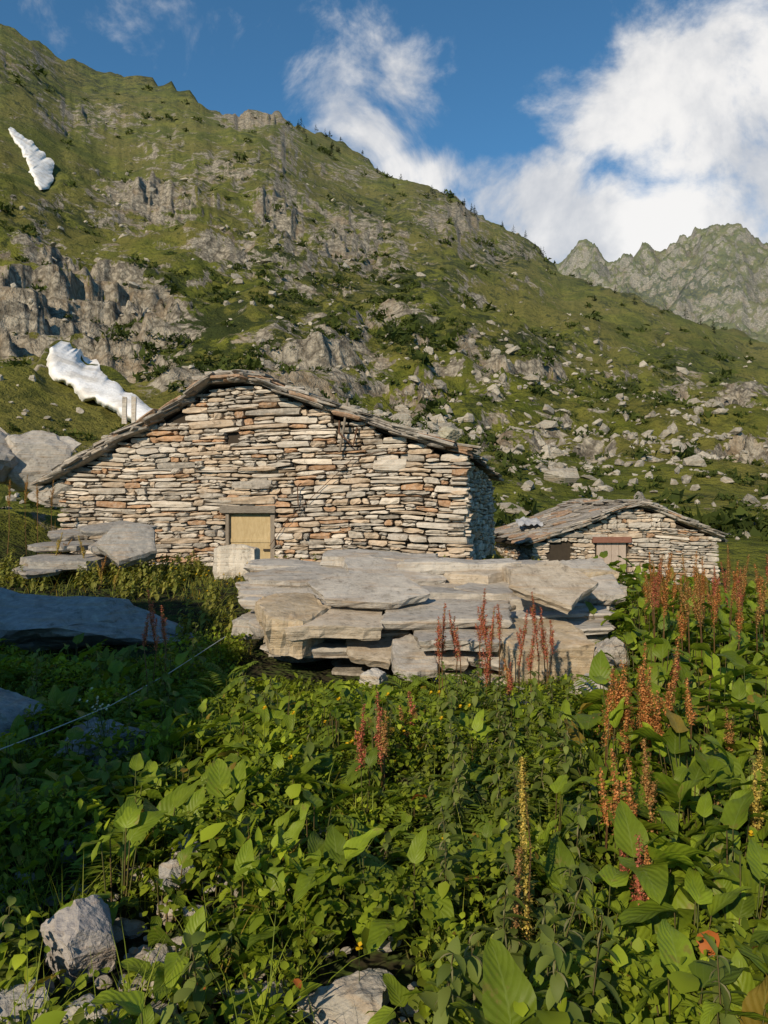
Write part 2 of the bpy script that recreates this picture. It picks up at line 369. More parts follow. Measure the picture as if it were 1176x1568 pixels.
def wall(acc,O,u,n,Lw,z0,top,openings=(),hm=.105,rng=R,seed=0,dark=1.0,lm=.34):
    z=z0; fr=(O,u,n)
    zmax=max(top(s) for s in np.linspace(0,Lw,60))+.2
    wf=lambda s,zz:.10*float(pn(s*.35,zz*.4,seed))+.035*float(pn(s*1.3,zz*.9,seed+4))
    while z<zmax:
        h=hm*rng.uniform(.6,1.5); s=-rng.uniform(0,.12)
        while s<Lw:
            L=min(1.1,lm*math.exp(rng.randn()*.5)); L=max(L,.12); s1=s+L
            if s1>Lw-.12: s1=Lw+rng.uniform(-.01,.03)
            a,b=s,s1; zc=z+h/2
            for (o0,o1,p0,p1) in openings:
                if p0<zc<p1 and b>o0 and a<o1:
                    if a<o0 and o0-a>.12: b=o0
                    elif b>o1 and b-o1>.12: a=o1
                    else: a=b
            if b-a>.06:
                m=(a+b)/2; zz=zc+wf(m,zc); sl=(wf(b,zc)-wf(a,zc))/(b-a)
                if zz+h*.3<top(min(max(m,0),Lw)):
                    g=.005
                    if h>.09 and rng.rand()<.45:
                        f=rng.uniform(.3,.7)
                        stone(acc,fr,m,zz-h/2+h*f/2,b-a-g,h*f-.003,.3,rng,sl,rng.uniform(-.045,.035),dark)
                        if b-a>.3 and rng.rand()<.6:
                            q=a+(b-a)*rng.uniform(.35,.65)
                            for (c1,c2) in ((a,q),(q,b)): stone(acc,fr,(c1+c2)/2,zz+h/2-h*(1-f)/2,c2-c1-g,h*(1-f)-.003,.3,rng,sl,rng.uniform(-.045,.035),dark)
                        else: stone(acc,fr,m,zz+h/2-h*(1-f)/2,b-a-g,h*(1-f)-.003,.3,rng,sl,rng.uniform(-.045,.035),dark)
                    else: stone(acc,fr,m,zz,b-a-g,h*rng.uniform(.88,1.0),.3,rng,sl+rng.randn()*.014,rng.uniform(-.055,.045),dark)
            s=s1+.003
            if s>Lw-.05: break
        z+=h
def slab(acc,c,B,w,l,t,rng,col=None,n=18,rough=1.0,nv=None):
    k=nv or rng.randint(5,8); an=np.sort((np.arange(k)+rng.uniform(-.3,.3,k))/k*2*np.pi)+rng.rand()
    if nv==4 or rng.rand()<.5: an=np.array([.72,2.42,3.86,5.56])+rng.uniform(-.18,.18,4); k=4
    P=np.stack([np.cos(an),np.sin(an)],-1)
    P/=np.abs(P).max(0)
    m=max(2,n//k); O=[]
    for i in range(k):
        for j in range(m):
            f=j/m; O.append(P[i]*(1-f)+P[(i+1)%k]*f)
    O=np.array(O); nn=len(O); O+=rng.randn(nn,2)*.020*rough
    ph=rng.rand(2)*9
    O*= (1+.05*rough*pn(O[:,0]*2.2+ph[0],O[:,1]*2.2+ph[1],3))[:,None]
    e1=rng.uniform(.90,1.03); e2=rng.uniform(.96,1.03)
    jt=lambda s:rng.randn(nn)*s*t*rough
    rings=[(O*.90,-t/2,.05),(O*e1*(1+rng.randn(nn,1)*.014),-t*.25,.07),(O*e2*(1+rng.randn(nn,1)*.012),t*.2,.06),(O*.985,t/2,.03),(O*.90,t*.52,.01),(O*.5,t*.53,.0)]
    V=[]
    for (o,zz,js) in rings: V.append(np.stack([o[:,0]*w/2,o[:,1]*l/2,zz+jt(js)],-1))
    V.append(np.array([[0,0,t*.53],[0,0,-t/2]])); V=np.concatenate(V)
    V[:,2]+=.10*t*np.sin(V[:,0]/w*3+rng.rand()*6)*rough+.30*t*rough*pn(V[:,0]*1.5+ph[0],V[:,1]*1.5,7)
    W=V@np.array(B)+np.array(c)
    i=np.arange(nn); j=(i+1)%nn; F=[]
    for q in range(5): F.append(np.stack([q*nn+i,q*nn+j,(q+1)*nn+j,(q+1)*nn+i],-1))
    T=[np.stack([5*nn+i,5*nn+j,np.full(nn,6*nn)],-1),np.stack([j,i,np.full(nn,6*nn+1)],-1)]
    if col is None: col=stonecol(rng)
    acc.add(W,[np.concatenate(F),np.concatenate(T)],col)
def basis(yaw,pitch=0,roll=0):
    M=Euler((pitch,roll,yaw)).to_matrix(); return np.array([M.col[0][:],M.col[1][:],M.col[2][:]])
wall_mat=stone_mat('drystone_wall_stone',.22,1.0,.012)
roof_mat=stone_mat('roof_slab_stone',.40,1.0,.012)
N=NT('dark_core'); P=N.pos(); core_mat=N.done(N.bsdf(N.mix(N.noise(P,9,4),(.03,.024,.018),(.06,.048,.036)),.95))
def wood(name,c1,c2,sc=(6,6,1)):
    N=NT(name); P=N.pos(); v=stretch(N,P,sc); n=N.noise(v,6,6,.7,.8); n2=N.noise(P,2.5,4,.6)
    return N.done(N.bsdf(N.mix(N.mr(n2,.3,.7,0,.5),N.mix(N.mr(n,.35,.65),c1,c2),c1),.75,N.bump(n,.5,.006),.25))
def prism(name,pts,O,u,w,t0,t1,mat,parent):
    n=len(pts); V=[]
    for t in (t0,t1):
        for (s,z) in pts: V.append((O[0]+u[0]*s+w[0]*t,O[1]+u[1]*s+w[1]*t,z))
    me=bpy.data.meshes.new(name); me.from_pydata(V,[],[list(range(n)),list(range(2*n-1,n-1,-1))]+[[i,i+n,(i+1)%n+n,(i+1)%n] for i in range(n)])
    me.materials.append(mat); ob=bpy.data.objects.new(name,me); bpy.context.collection.objects.link(ob); ob.parent=parent
    return ob
def bev(ob,w=.008):
    m=ob.modifiers.new('b','BEVEL'); m.width=w; m.segments=2
def build_hut(name,C,u,w,width,depth,z0,prof,side,openings,rng,dropfar=0.0,hm=.105,sag=.03,lm=.34,thick=4):
    E=empty(name); u=np.array(u); w=np.array(w); C=np.array(C)
    ps=np.array([p[0] for p in prof]); pz=np.array([p[1] for p in prof])
    rt=lambda s: float(np.interp(s,ps,pz))
    top=lambda s: rt(s)-.11
    acc=Acc(); n=-w
    wall(acc,C,u,n,width,z0,top,openings,hm,rng,3,lm=lm)
    if side=='right': O2,n2,es=C,-u,0.0
    else: O2,n2,es=C+u*width,u,width
    zt=rt(es)-.12
    wall(acc,O2+w*.02,w,n2,depth,z0,lambda s:zt-dropfar*s/depth,(),hm,rng,9,lm=lm)
    acc.make('walls',wall_mat,parent=E)
    cp=[(.16,z0-.5)]+[(min(max(s,.16),width-.16),z-.2) for s,z in prof if .05<s<width-.05]+[(width-.16,z0-.5)]
    cp=[cp[0]]+[(.16,rt(.2)-.2)]+cp[1:-1]+[(width-.16,rt(width-.2)-.2)]+[cp[-1]]
    prism('wall_core',cp,C,u,w,.13,depth-.1,core_mat,E)
    dk=[(s,z-.07) for s,z in prof]+[(s,z-.14) for s,z in prof[::-1]]
    prism('roof_deck',dk,C,u,w,.05,depth+.1,core_mat,E)
    acc=Acc(); ridge=int(np.argmax(pz)); sr=ps[ridge]
    for (sa,sb) in ((ps[0],sr),(ps[-1],sr)):
        L=abs(sb-sa); nrow=int(L/.34); sg=np.sign(sb-sa)
        for i in range(nrow+1):
            s=sa+sg*(i*.34+.26); 
            if (s-sb)*sg>.1: s=sb-sg*.05
            dz=(rt(s+sg*.2)-rt(s-sg*.2))/.4
            ang=math.atan(dz)*.86
            t=-.16+rng.uniform(-.10,.05)
            while t<depth+.15:
                wd=rng.uniform(.5,1.05); 
                for ly in range(2 if t>.3 else thick):
                    th=rng.uniform(.03,.075)
                    cs=s+rng.uniform(-.12,.12); ct=t+wd/2+rng.uniform(-.09,.06)
                    zz=rt(min(max(cs,ps[0]),ps[-1]))-.075+ly*.044+sag*float(pn(ct*.4,cs*.3,7))-dropfar*ct/depth*.6
                    uu=u*sg; an2=ang+rng.uniform(-.05,.05); fw=np.array([uu[0]*math.cos(an2),uu[1]*math.cos(an2),math.sin(an2)])
                    sd=np.array([w[0],w[1],0.0]); n3=np.cross(sd,fw); 
                    if n3[2]<0: n3=-n3
                    rot=rng.uniform(-.12,.12); sd2=sd*math.cos(rot)+fw*math.sin(rot); fw2=fw*math.cos(rot)-sd*math.sin(rot)
                    g=rng.uniform(.20,.40); cl=np.array([g,g*.93,g*.83]) if rng.rand()<.86 else np.array([.34,.21,.13])
                    slab(acc,(C[0]+u[0]*cs+w[0]*ct,C[1]+u[1]*cs+w[1]*ct,zz),[sd2,fw2,n3],wd*1.08,rng.uniform(.5,.95),th,rng,cl,12,1.0)
                t+=wd
    t=-.2
    while t<depth:
        wd=rng.uniform(.5,.9)
        for ly in range(3):
            g=rng.uniform(.22,.40); ang=rng.uniform(-.07,.07); o_=rng.uniform(-.15,.15)
            sd=np.array([w[0],w[1],0]); fw=np.array([u[0]*math.cos(ang),u[1]*math.cos(ang),math.sin(ang)])
            slab(acc,(C[0]+u[0]*(sr+o_)+w[0]*(t+wd/2),C[1]+u[1]*(sr+o_)+w[1]*(t+wd/2),pz[ridge]-.03+ly*.05),[sd,fw,np.array([0,0,1.])],wd,rng.uniform(.6,1.2),.05,rng,np.array([g,g*.94,g*.84]),12)
        t+=wd*.95
    acc.make('roof_slabs',roof_mat,parent=E)
    return E
th=rad(12); C1=np.array([1.48,14.0]); u1=(-math.cos(th),math.sin(th)); w1=(math.sin(th),math.cos(th))
def fac(px,py):
    t=(px-588)/F0; s=(C1[0]-C1[1]*t)/(math.cos(th)+math.sin(th)*t); y=C1[1]+math.sin(th)*s
    return s,CZ+(784-py)/F0*y
rp=[(724,690),(690,682),(640,668),(600,656),(560,640),(520,628),(480,612),(430,596),(415,584),(370,577),(320,580),(300,600),(262,622),(220,650),(180,668),(150,690),(110,713),(74,733)]
prof=[fac(*p) for p in rp]; 
d0=fac(420,776); d1=fac(345,860); 
op=[(d0[0],d1[0],.3,d0[1]),(fac(357,672)[0]-.10,fac(357,672)[0]+.10,fac(357,682)[1],fac(357,662)[1])]
H1=build_hut('stone_hut',C1,u1,w1,8.2,7.0,.15,prof,'right',op,np.random.RandomState(11),dropfar=.22,hm=.104,lm=.34)
def onfac(name,s0,s1,z0,z1,t0,t1,mat,par,C=C1,u=u1,w=w1,b=.008):
    o=prism(name,[(s0,z0),(s1,z0),(s1,z1),(s0,z1)],C,u,w,t0,t1,mat,par); bev(o,b); return o
ply=wood('plywood_door',(.36,.27,.14),(.48,.38,.22),(3,3,1)); grey=wood('weathered_wood',(.13,.11,.09),(.26,.23,.19),(2,2,14)); greyv=wood('weathered_wood_post',(.16,.13,.10),(.30,.26,.21),(12,12,1.5))
s0,s1,zt=op[0][0],op[0][1],op[0][3]
onfac('door_panel',s0+.09,s1-.07,.4,zt-.12,.08,.12,ply,H1)
onfac('door_brace',s0+.10,s1-.08,1.02,1.09,.065,.0785,ply,H1,b=.003)
onfac('door_post_left',s1-.07,s1-.0,.4,zt-.1,.0,.14,greyv,H1)
onfac('door_post_right',s0,s0+.09,.4,zt-.1,.02,.14,greyv,H1)
onfac('door_lintel',s0-.03,s1+.10,zt-.12,zt+.02,-.05,.2,grey,H1)
onfac('door_latch',s0+.1,s0+.24,.86,.90,.05,.078,core_mat,H1,b=.002)
Ac=Acc(); rr=np.random.RandomState(5)
fr=(C1,np.array(u1),-np.array(w1))
stone(Ac,fr,(s0+s1)/2+.05,zt+.12,1.15,.15,.3,rr,0,.05)
s_,z_=fac(597,712); stone(Ac,fr,s_,z_,.62,.22,.3,rr,0,.05)
s_,z_=fac(385,742); stone(Ac,fr,s_,z_,.8,.17,.3,rr,0,.05)
s_,z_=fac(395,718); stone(Ac,fr,s_,z_,.75,.09,.3,rr,0,.07)
Ac.make('lintel_stones',wall_mat,parent=H1)
Ac=Acc()
for q in range(2):
    s_,z_=fac(191+q*11,630-q*4); p=C1+np.array(u1)*s_+np.array(w1)*(.0+q*.08)
    slab(Ac,(p[0],p[1],z_),[np.array([1,0,0]),np.array([0,0,1.]),np.array([0,-1.,0])],.10,.60+q*.1,.06,rr,np.array([.48,.45,.40]),10,1,4)
Ac.make('chimney_stones',roof_mat,parent=H1)
N=NT('rusty_iron'); rust=N.done(N.bsdf(N.mix(N.noise(N.pos(),20,5),(.05,.03,.02),(.14,.07,.04)),.8))
def tube(name,pts,r,mat,parent=None):
    cu=bpy.data.curves.new(name,'CURVE'); cu.dimensions='3D'; cu.bevel_depth=r; cu.bevel_resolution=2
    sp=cu.splines.new('POLY'); sp.points.add(len(pts)-1)
    for i,p in enumerate(pts): sp.points[i].co=(*p,1)
    cu.materials.append(mat); o=bpy.data.objects.new(name,cu); bpy.context.collection.objects.link(o)
    if parent: o.parent=parent
    return o
def facw(px,py,out):
    s_,z_=fac(px,py); p=C1+np.array(u1)*s_-np.array(w1)*out; return (p[0],p[1],z_)
tube('pole',[facw(522,692,.10),facw(530,655,.16),facw(535,612,.12)],.022,greyv,H1)
tube('bracket',[facw(520,645,.02),facw(524,665,.22),facw(543,684,.12),facw(548,655,.05)],.018,rust,H1)
tube('cable',[facw(415,836,.08),facw(440,800,.07),facw(470,770,.07),facw(500,742,.08),facw(545,700,.08),facw(600,690,.08)],.006,rust,H1)
tube('hook',[facw(458,775,.05),facw(458,745,.1),facw(464,740,.1)],.012,rust,H1)
t2=rad(5); C2=np.array([10.5,24.6]); u2=(-math.cos(t2),-math.sin(t2)); w2=(-math.sin(t2),math.cos(t2))
def fac2(px,py):
    t=(px-588)/F0; s=(C2[0]-C2[1]*t)/(math.cos(t2)-math.sin(t2)*t); y=C2[1]-math.sin(t2)*s
    return s,CZ+(784-py)/F0*y
prof2=[fac2(*p) for p in [(1112,824),(1075,808),(1035,792),(1000,776),(972,770),(940,780),(900,798),(860,812),(806,830)]]
a0=fac2(962,826); a1=fac2(912,886)
b0=fac2(875,835); b1=fac2(842,868)
H2=build_hut('stone_hut',C2,u2,w2,5.95,5.0,-1.0,prof2,'left',[(a0[0],a1[0],-.8,a0[1]),(b0[0],b1[0],b1[1],b0[1])],np.random.RandomState(23),dropfar=-.35,hm=.12,thick=4)
dw=wood('faded_plank_door',(.34,.27,.22),(.46,.38,.32),(9,9,1)); dl=wood('reddish_beam',(.18,.08,.055),(.26,.13,.09),(2,2,10))
for k in range(4):
    ww=(a1[0]-a0[0]-.1)/4; onfac('door_plank',a0[0]+.05+k*ww+.006,a0[0]+.05+(k+1)*ww-.006,-.8,a0[1]-.1,.04,.09+.004*k,dw,H2,C2,u2,w2,.004)
onfac('door_lintel',a0[0]-.08,a1[0]+.1,a0[1]-.10,a0[1]+.08,-.08,.15,dl,H2,C2,u2,w2)
N=NT('tarpaulin'); tm=N.done(N.bsdf(N.mix(N.noise(N.pos(),3,3),(.5,.5,.5),(.25,.26,.28)),.5))
gx,gy=np.meshgrid(np.linspace(0,1,16),np.linspace(0,1,10),indexing='ij'); p0=PW(792,806,26.5); p1=PW(832,798,26.0)
TV=np.stack([p0[0]+(p1[0]-p0[0])*gx,26.0+gy*1.2,p0[2]+.02+gx*.05+.10*fbm(gx*4,gy*4,3,9)+.22*gy],-1).reshape(-1,3)
G=np.arange(160).reshape(16,10); mk('tarpaulin',TV,np.stack([G[:-1,:-1],G[1:,:-1],G[1:,1:],G[:-1,1:]],-1).reshape(-1,4),tm,smooth=True)
# ---------------------------------------------------------------- foreground slab pile
fs_mat=stone_mat('foreground_gneiss',.36,.8,.02,.38,26)
Ac=Acc(); rr=np.random.RandomState(37)
def fslab(x0,x1,y0,y1,d,ln,pitch,th=None,yaw=0,col=None,roll=0,nv=None):
    a=PW(x0,y0,d); b=PW(x1,y1,d); w=b[0]-a[0]; hgt=a[2]-b[2]
    if th is None: th=hgt*.9
    B=basis(rad(yaw),rad(pitch),rad(roll))
    cen=np.array([(a[0]+b[0])/2,d,a[2]-th/2])+ B[1]*ln/2
    if col is None:
        g=rr.uniform(.33,.48); col=np.array([g,g*.94,g*.85]) if rr.rand()<.75 else np.array([g,g*.86,g*.68])
    slab(Ac,cen,B,w*1.08,ln,th,rr,col,44,.8,nv)
tan_=np.array([.46,.37,.25])
rows=[(851,9.5,470,655),(867,9.25,392,835),(881,9.0,385,955),(896,8.75,378,955),(912,8.5,368,950),(929,8.22,362,948),(948,7.95,360,942),(968,7.68,362,938),(990,7.42,400,935),(1012,7.2,540,925),(1034,7.08,600,900)]
for ri,(yy,d,xl,xr) in enumerate(rows):
    x_=xl+rr.uniform(-10,10)
    while x_<xr-40:
        w_=min(rr.choice([80,120,160,200,230])*rr.uniform(.85,1.15),xr-x_+8)
        y0=yy+rr.uniform(-5,6); tk=rr.choice([12,17,22,30],p=[.3,.35,.25,.1])*rr.uniform(.9,1.15)
        p_=rr.uniform(0,7) if rr.rand()<.8 else rr.uniform(12,22)
        fslab(x_,x_+w_,y0,y0+tk,d+rr.uniform(-.22,.14),rr.uniform(.55,.95),p_,tk/F0*d*.92,rr.uniform(-12,12),None,rr.uniform(-3,3))
        x_+=w_*rr.uniform(.78,.98)
fslab(472,662,922,944,7.7,.75,20,.09,2); fslab(432,592,962,982,7.25,.9,7,.13,3); fslab(580,780,952,970,7.35,.8,10,.10,-4)
fslab(365,482,948,1012,7.25,1.2,5,.36,-6,tan_); fslab(770,925,985,1050,6.95,1.3,6,.36,8,tan_*.9)
fslab(800,935,928,950,7.5,.85,30,.12,8); fslab(850,955,878,890,8.6,.8,4,.09,6,tan_*1.1)
fslab(640,770,985,1000,7.0,.8,6,.1,5)
for (px_,py_,d,sx,sy,sz1) in [(470,985,8.6,.7,.7,.42),(600,975,8.8,.9,.8,.46),(740,975,8.8,.9,.8,.46),(860,975,8.7,.5,.7,.42),(560,930,9.8,1.2,.8,.36),(760,930,9.8,1.1,.8,.36),(640,1030,8.1,1.5,.6,.26)]:
    V,F=rockshape(4,rr,14,.55,.85); p=PW(px_,py_,d); Ac.add(V*np.array([sx,sy,sz1])+p,F,np.array([.20,.18,.15]))  # filler rocks coloured darker as painted shadow under the slabs
Ac.make('slab_rock_pile',fs_mat)
def boulder(name,px_,py_,d,s,seed,tone=.33,warm=.86,cuts=14,yaw=0):
    rg=np.random.RandomState(seed); V,F=rockshape(5 if d<9 else 4,rg,cuts,.45,.8,.035)
    V=V*np.array(s); c_,s_=math.cos(yaw),math.sin(yaw)
    V=np.stack([V[:,0]*c_-V[:,1]*s_,V[:,0]*s_+V[:,1]*c_,V[:,2]],-1)+PW(px_,py_,d)
    mk(name,V,F,fs_mat,col=np.broadcast_to(np.array([tone,tone*.95,tone*warm]),(len(V),3)))
boulder('boulder',45,708,17.5,(1.25,1.0,.85),41,.40)
boulder('boulder',-40,690,17,(1.0,1.0,.9),42,.38)
boulder('boulder',95,752,16,(.7,.6,.35),43,.30)
boulder('boulder',90,955,9.0,(2.1,1.5,.50),81,.30,.95,18)
boulder('boulder',-120,960,8.6,(1.9,1.5,.55),82,.30,.95,18)
boulder('boulder',-10,1110,5.4,(.55,.5,.32),47,.26,.95)
boulder('boulder',150,1140,5.0,(.40,.5,.20),46,.26,.95)
boulder('boulder',135,1442,2.75,(.17,.18,.15),48,.27,.95)
boulder('boulder',25,1545,2.45,(.12,.14,.10),49,.30)
boulder('boulder',245,1480,2.6,(.075,.1,.085),50,.32)
boulder('boulder',545,1540,2.5,(.19,.2,.13),51,.36,.82)
boulder('boulder',395,1540,2.5,(.13,.15,.07),52,.36)
boulder('boulder',265,1345,3.1,(.09,.1,.06),53,.32)
boulder('boulder',280,1300,3.4,(.10,.1,.07),54,.32)
boulder('boulder',300,1405,2.9,(.06,.08,.05),55,.34)
boulder('boulder',120,1555,2.4,(.12,.10,.05),56,.34)
boulder('boulder',905,1062,6.6,(.32,.3,.17),57,.42)
boulder('boulder',800,1072,6.5,(.28,.3,.14),58,.38)
boulder('boulder',570,1045,6.9,(.18,.2,.12),59,.44)
boulder('boulder',932,1005,7.0,(.16,.3,.22),60,.36)
boulder('boulder',685,665,30,(.5,.5,.35),63,.33,.7)
Ac=Acc()
fslab(328,388,842,895,12.0,.6,0,.5,0,np.array([.60,.55,.47]),0,4)
Ac.make('white_stone_block',fs_mat)
Ac=Acc(); pr=[rockshape(2,rr,10,.5,.85,.05) for i in range(8)]
for i in range(380):
    d=rr.uniform(2.2,4.2); px_=rr.normal(230,180); x_=(px_-588)/F0*d; s_=rr.uniform(.012,.05)*rr.uniform(.6,1.3)
    if px_>640: continue
    V,F=pr[i%8]; g=rr.uniform(.22,.40); z_=float(near_h(np.array([x_]),np.array([d]))[0])
    Ac.add(V*s_*np.array([1.2,1,.7])+np.array([x_,d,z_+.01+rr.rand()*.04]),F,np.array([g,g*.92,g*.80]))
Ac.make('loose_stones',fs_mat)
Ac=Acc()
for (x0,x1,y0,y1,d,ln,p,yw) in [(45,120,822,832,12.8,1.2,6,-8),(110,225,817,827,12.4,1.1,10,6),(30,130,838,848,12.0,1.2,3,4),(120,200,842,853,11.8,1.0,12,-10),(150,240,858,880,11.4,1.0,34,14),(0,70,878,888,11.0,1.2,4,0),(20,150,862,880,11.4,1.2,5,5)]:
    fslab(x0,x1,y0,y1,d,ln,p,None,yw,np.array([.27,.265,.25]))
Ac.make('fallen_slabs',fs_mat)
# unseen shadow caster added behind the camera, left; shaped to shade the left foreground
gx=np.linspace(-18,-2.3,110); gy=np.linspace(-5,-.8,40); GX,GY=np.meshgrid(gx,gy,indexing='ij')
pf=np.interp(GX+.2*fbm(GX*1.5,GX*0+2,3,3),[-18,-13,-7.6,-5.2,-3.0,-2.75,-2.4],[6,8.0,7.4,5.1,2.9,1.8,-.3])
ed=ss(-.8,-1.05,GY)*ss(-5,-4.4,GY)*ss(-18,-17.2,GX)
GZ=pf*ed+.2*fbm(GX*.9,GY*.9,4,8)*ed-.3*(1-ed)
GX=GX+(GY+1)*math.tan(rad(SUN_AZ))
G=np.arange(GX.size).reshape(GX.shape)
mk('shadow_caster',np.stack([GX,GY,GZ],-1).reshape(-1,3),np.stack([G[:-1,:-1],G[1:,:-1],G[1:,1:],G[:-1,1:]],-1).reshape(-1,4),fs_mat,col=np.full((GX.size,3),.3))
# ---------------------------------------------------------------- vegetation
def leaves(acc,pos,az,pitch,curl,L,Wd,shape,col,nu=3,nv=4,fold=.3,roll=None,wav=.0,helio=.55):
    N_=len(pos); v=np.linspace(0,1,nv+1); u=np.linspace(-1,1,nu)
    pitch=pitch+helio*np.sin(az+.4)
    thm=pitch[:,None]-curl[:,None]*(v[:-1]+.5/nv)[None]
    X_=np.concatenate([np.zeros((N_,1)),np.cumsum(np.cos(thm),1)],1)*(L/nv)[:,None]
    Z_=np.concatenate([np.zeros((N_,1)),np.cumsum(np.sin(thm),1)],1)*(L/nv)[:,None]
    tv=pitch[:,None]-curl[:,None]*v[None]
    if shape=='ovate': w=np.sin(np.pi*np.clip(v,0,1)**.62)**.75
    elif shape=='heart': w=np.sin(np.pi*(v*.93+.07)**.5)**.7; w[0]=.25
    elif shape=='lance': w=np.sin(np.pi*v**.75)**.9
    elif shape=='round': w=np.sqrt(np.clip(1-(2*v-1)**2,0,1))
    else: w=(1-v)**.7*.95+.0
    w=np.where(w<.02,.0,w)
    ww=w[None,:,None]*Wd[:,None,None]/2
    U=u[None,None,:]; side=U*ww; up=fold*np.abs(side)
    if wav: up=up+wav*Wd[:,None,None]*np.abs(U)*np.sin(v[None,:,None]*11+U*2+R.rand(N_)[:,None,None]*6)
    rl=(R.randn(N_)*.25 if roll is None else roll)[:,None,None]
    if helio: rl=rl-(.45*np.cos(az+.4))[:,None,None]*helio/.55
    s2=side*np.cos(rl)-up*np.sin(rl); u2_=side*np.sin(rl)+up*np.cos(rl)
    xl=X_[:,:,None]-np.sin(tv)[:,:,None]*u2_; zl=Z_[:,:,None]+np.cos(tv)[:,:,None]*u2_
    ca,sa=np.cos(az)[:,None,None],np.sin(az)[:,None,None]
    V=np.stack([xl*ca-s2*sa,xl*sa+s2*ca,zl],-1)+pos[:,None,None,:]
    m=(nv+1)*nu; g=np.arange(m).reshape(nv+1,nu)
    q=np.stack([g[:-1,:-1],g[1:,:-1],g[1:,1:],g[:-1,1:]],-1).reshape(-1,4)
    F=(q[None]+(np.arange(N_)*m)[:,None,None]).reshape(-1,4)
    UV=np.stack(np.broadcast_arrays(U,v[None,:,None]),-1); UV=np.broadcast_to(UV,(N_,nv+1,nu,2)).reshape(-1,2)
    acc.add(V.reshape(-1,3),F,np.repeat(col,m,0),UV)
def stems(acc,a,b,r0,r1,col,bend=None):
    N_=len(a); ang=np.array([0,2.094,4.189]); mid=(a+b)/2+(bend if bend is not None else 0)
    V=[]
    for k,(p,r_) in enumerate(((a,r0),(mid,(r0+r1)/2),(b,r1))):
        o=np.stack([np.cos(ang),np.sin(ang),ang*0],-1)
        V.append(p[:,None]+o[None]*np.asarray(r_).reshape(-1,1,1))
    V=np.concatenate(V,1); q=[]
    for k in range(2):
        for i in range(3): q.append([k*3+i,k*3+(i+1)%3,k*3+3+(i+1)%3,k*3+3+i])
    F=(np.array(q)[None]+(np.arange(N_)*9)[:,None,None]).reshape(-1,4)
    acc.add(V.reshape(-1,3),F,np.repeat(col,9,0),np.full((N_*9,2),.5))
def gcol(n,lo,hi,rng=R,yel=.0):
    k=rng.rand(n,1); c=np.array(lo)+(np.array(hi)-np.array(lo))*k; c*=rng.uniform(.75,1.2,(n,1))
    if yel>0:
        m=rng.rand(n)<yel; c[m]=np.array([.28,.20,.03])*rng.uniform(.6,1.1,(m.sum(),1))
    return c
def pxo(x,y): return 588+F0*x/y
def pyo(y,z): return 784-F0*(z-CZ)/y
def blocked(x,y):
    b=((np.abs(x-.38)<1.75)&(y>6.95)&(y<10.4))
    b|=(x<-2.3)&(y>7.7)&(y<10.3)
    b|=(x>-2.9)&(x<-1.7)&(y>10.4)&(y<13)
    b|=(y>13.4)&(y<22)&(x>-7.5)&(x<3.2)
    b|=(np.hypot((x+1.03)/.19,(y-2.75)/.23)<1)
    b|=(np.hypot((x+.08)/.18,(y-2.42)/.26)<1)
    return b
def strip(x,y): return (x>-1.6)&(x<2.3)&(y>5.7)&(y<7.3)
def scat(n,dmin,dmax,xl=-.62,xr=.62):
    d=np.sqrt(R.uniform(dmin**2,dmax**2,n))
    x=R.uniform(xl,xr,n)*d; k=~blocked(x,d); x=x[k]; d=d[k]
    return x,d,near_h(x,d)
leafm=leaf_mat('broad_leaf',.32,.5,True,.28)
smallm=leaf_mat('small_leaf',.37,.6,False,.25)
Ac=Acc()
def docks(x,y,z,hs,ls,nl,lo,hi,rng=R,yel=.02):
    n=len(x); k=np.repeat(np.arange(n),nl); m=len(k)
    az=rng.rand(m)*6.283; ph=rng.uniform(.25,1.0,m)
    hp=hs[k]*ph; out=hs[k]*rng.uniform(.12,.45,m)*(1.25-ph)
    base=np.stack([x[k]+.03*np.cos(az),y[k]+.03*np.sin(az),z[k]-.02],-1)
    end=np.stack([x[k]+(.03+out)*np.cos(az),y[k]+(.03+out)*np.sin(az),z[k]+hp],-1)
    stems(Ac,base,end,np.full(m,.005),np.full(m,.0028),gcol(m,(.12,.16,.04),(.17,.10,.05)))
    L=ls[k]*rng.uniform(.5,1.2,m)
    leaves(Ac,end,az+rng.randn(m)*.5,rng.uniform(-.1,.8,m),rng.uniform(.3,1.5,m),L,L*rng.uniform(.42,.72,m),'heart',gcol(m,lo,hi,yel=yel),5,8,.22,None,.07)
G1=((.105,.155,.010),(.225,.30,.020))
def dm(x,y,z,dens):
    px_=pxo(x,y); py_=pyo(y,z); return R.rand(len(x))<dens(px_,py_)
x,y,z=scat(1700,1.75,8)
k=dm(x,y,z,lambda a,b: .12+.50*ss(860,980,a)+.40*np.exp(-((a-400)/150)**2-((b-1330)/150)**2)+.32*np.exp(-((a-480)/200)**2-((b-1120)/90)**2)+.25*np.exp(-((a-150)/150)**2-((b-1250)/80)**2))&~strip(x,y)
x,y,z=x[k],y[k],z[k]; rgt=ss(820,980,pxo(x,y)); hs=R.uniform(.14,.36,len(x))+.35*rgt*R.rand(len(x))*ss(2.2,4,y)
docks(x,y,z,hs,R.uniform(.11,.21,len(x))*(1+.30*rgt),9,*G1)
x=R.uniform(2.0,9.5,800); y=R.uniform(5.5,17,800); k=~blocked(x,y)&(x/y<.62)&(x/y>.27)
x,y=x[k],y[k]; z=near_h(x,y); docks(x,y,z,R.uniform(.3,.72,len(x)),R.uniform(.16,.28,len(x)),9,*G1)
Ac.make('dock_plants',leafm,smooth=True)
Ac=Acc()
x,y,z=scat(80000,1.6,8.0)
px_=pxo(x,y); py_=pyo(y,z)
hh=.06+.20*ss(-.4,.6,pn(x*1.6,y*1.6,5)+.2*pn(x*5,y*5,6))+.06; hh=np.where(strip(x,y),hh*.6,hh)
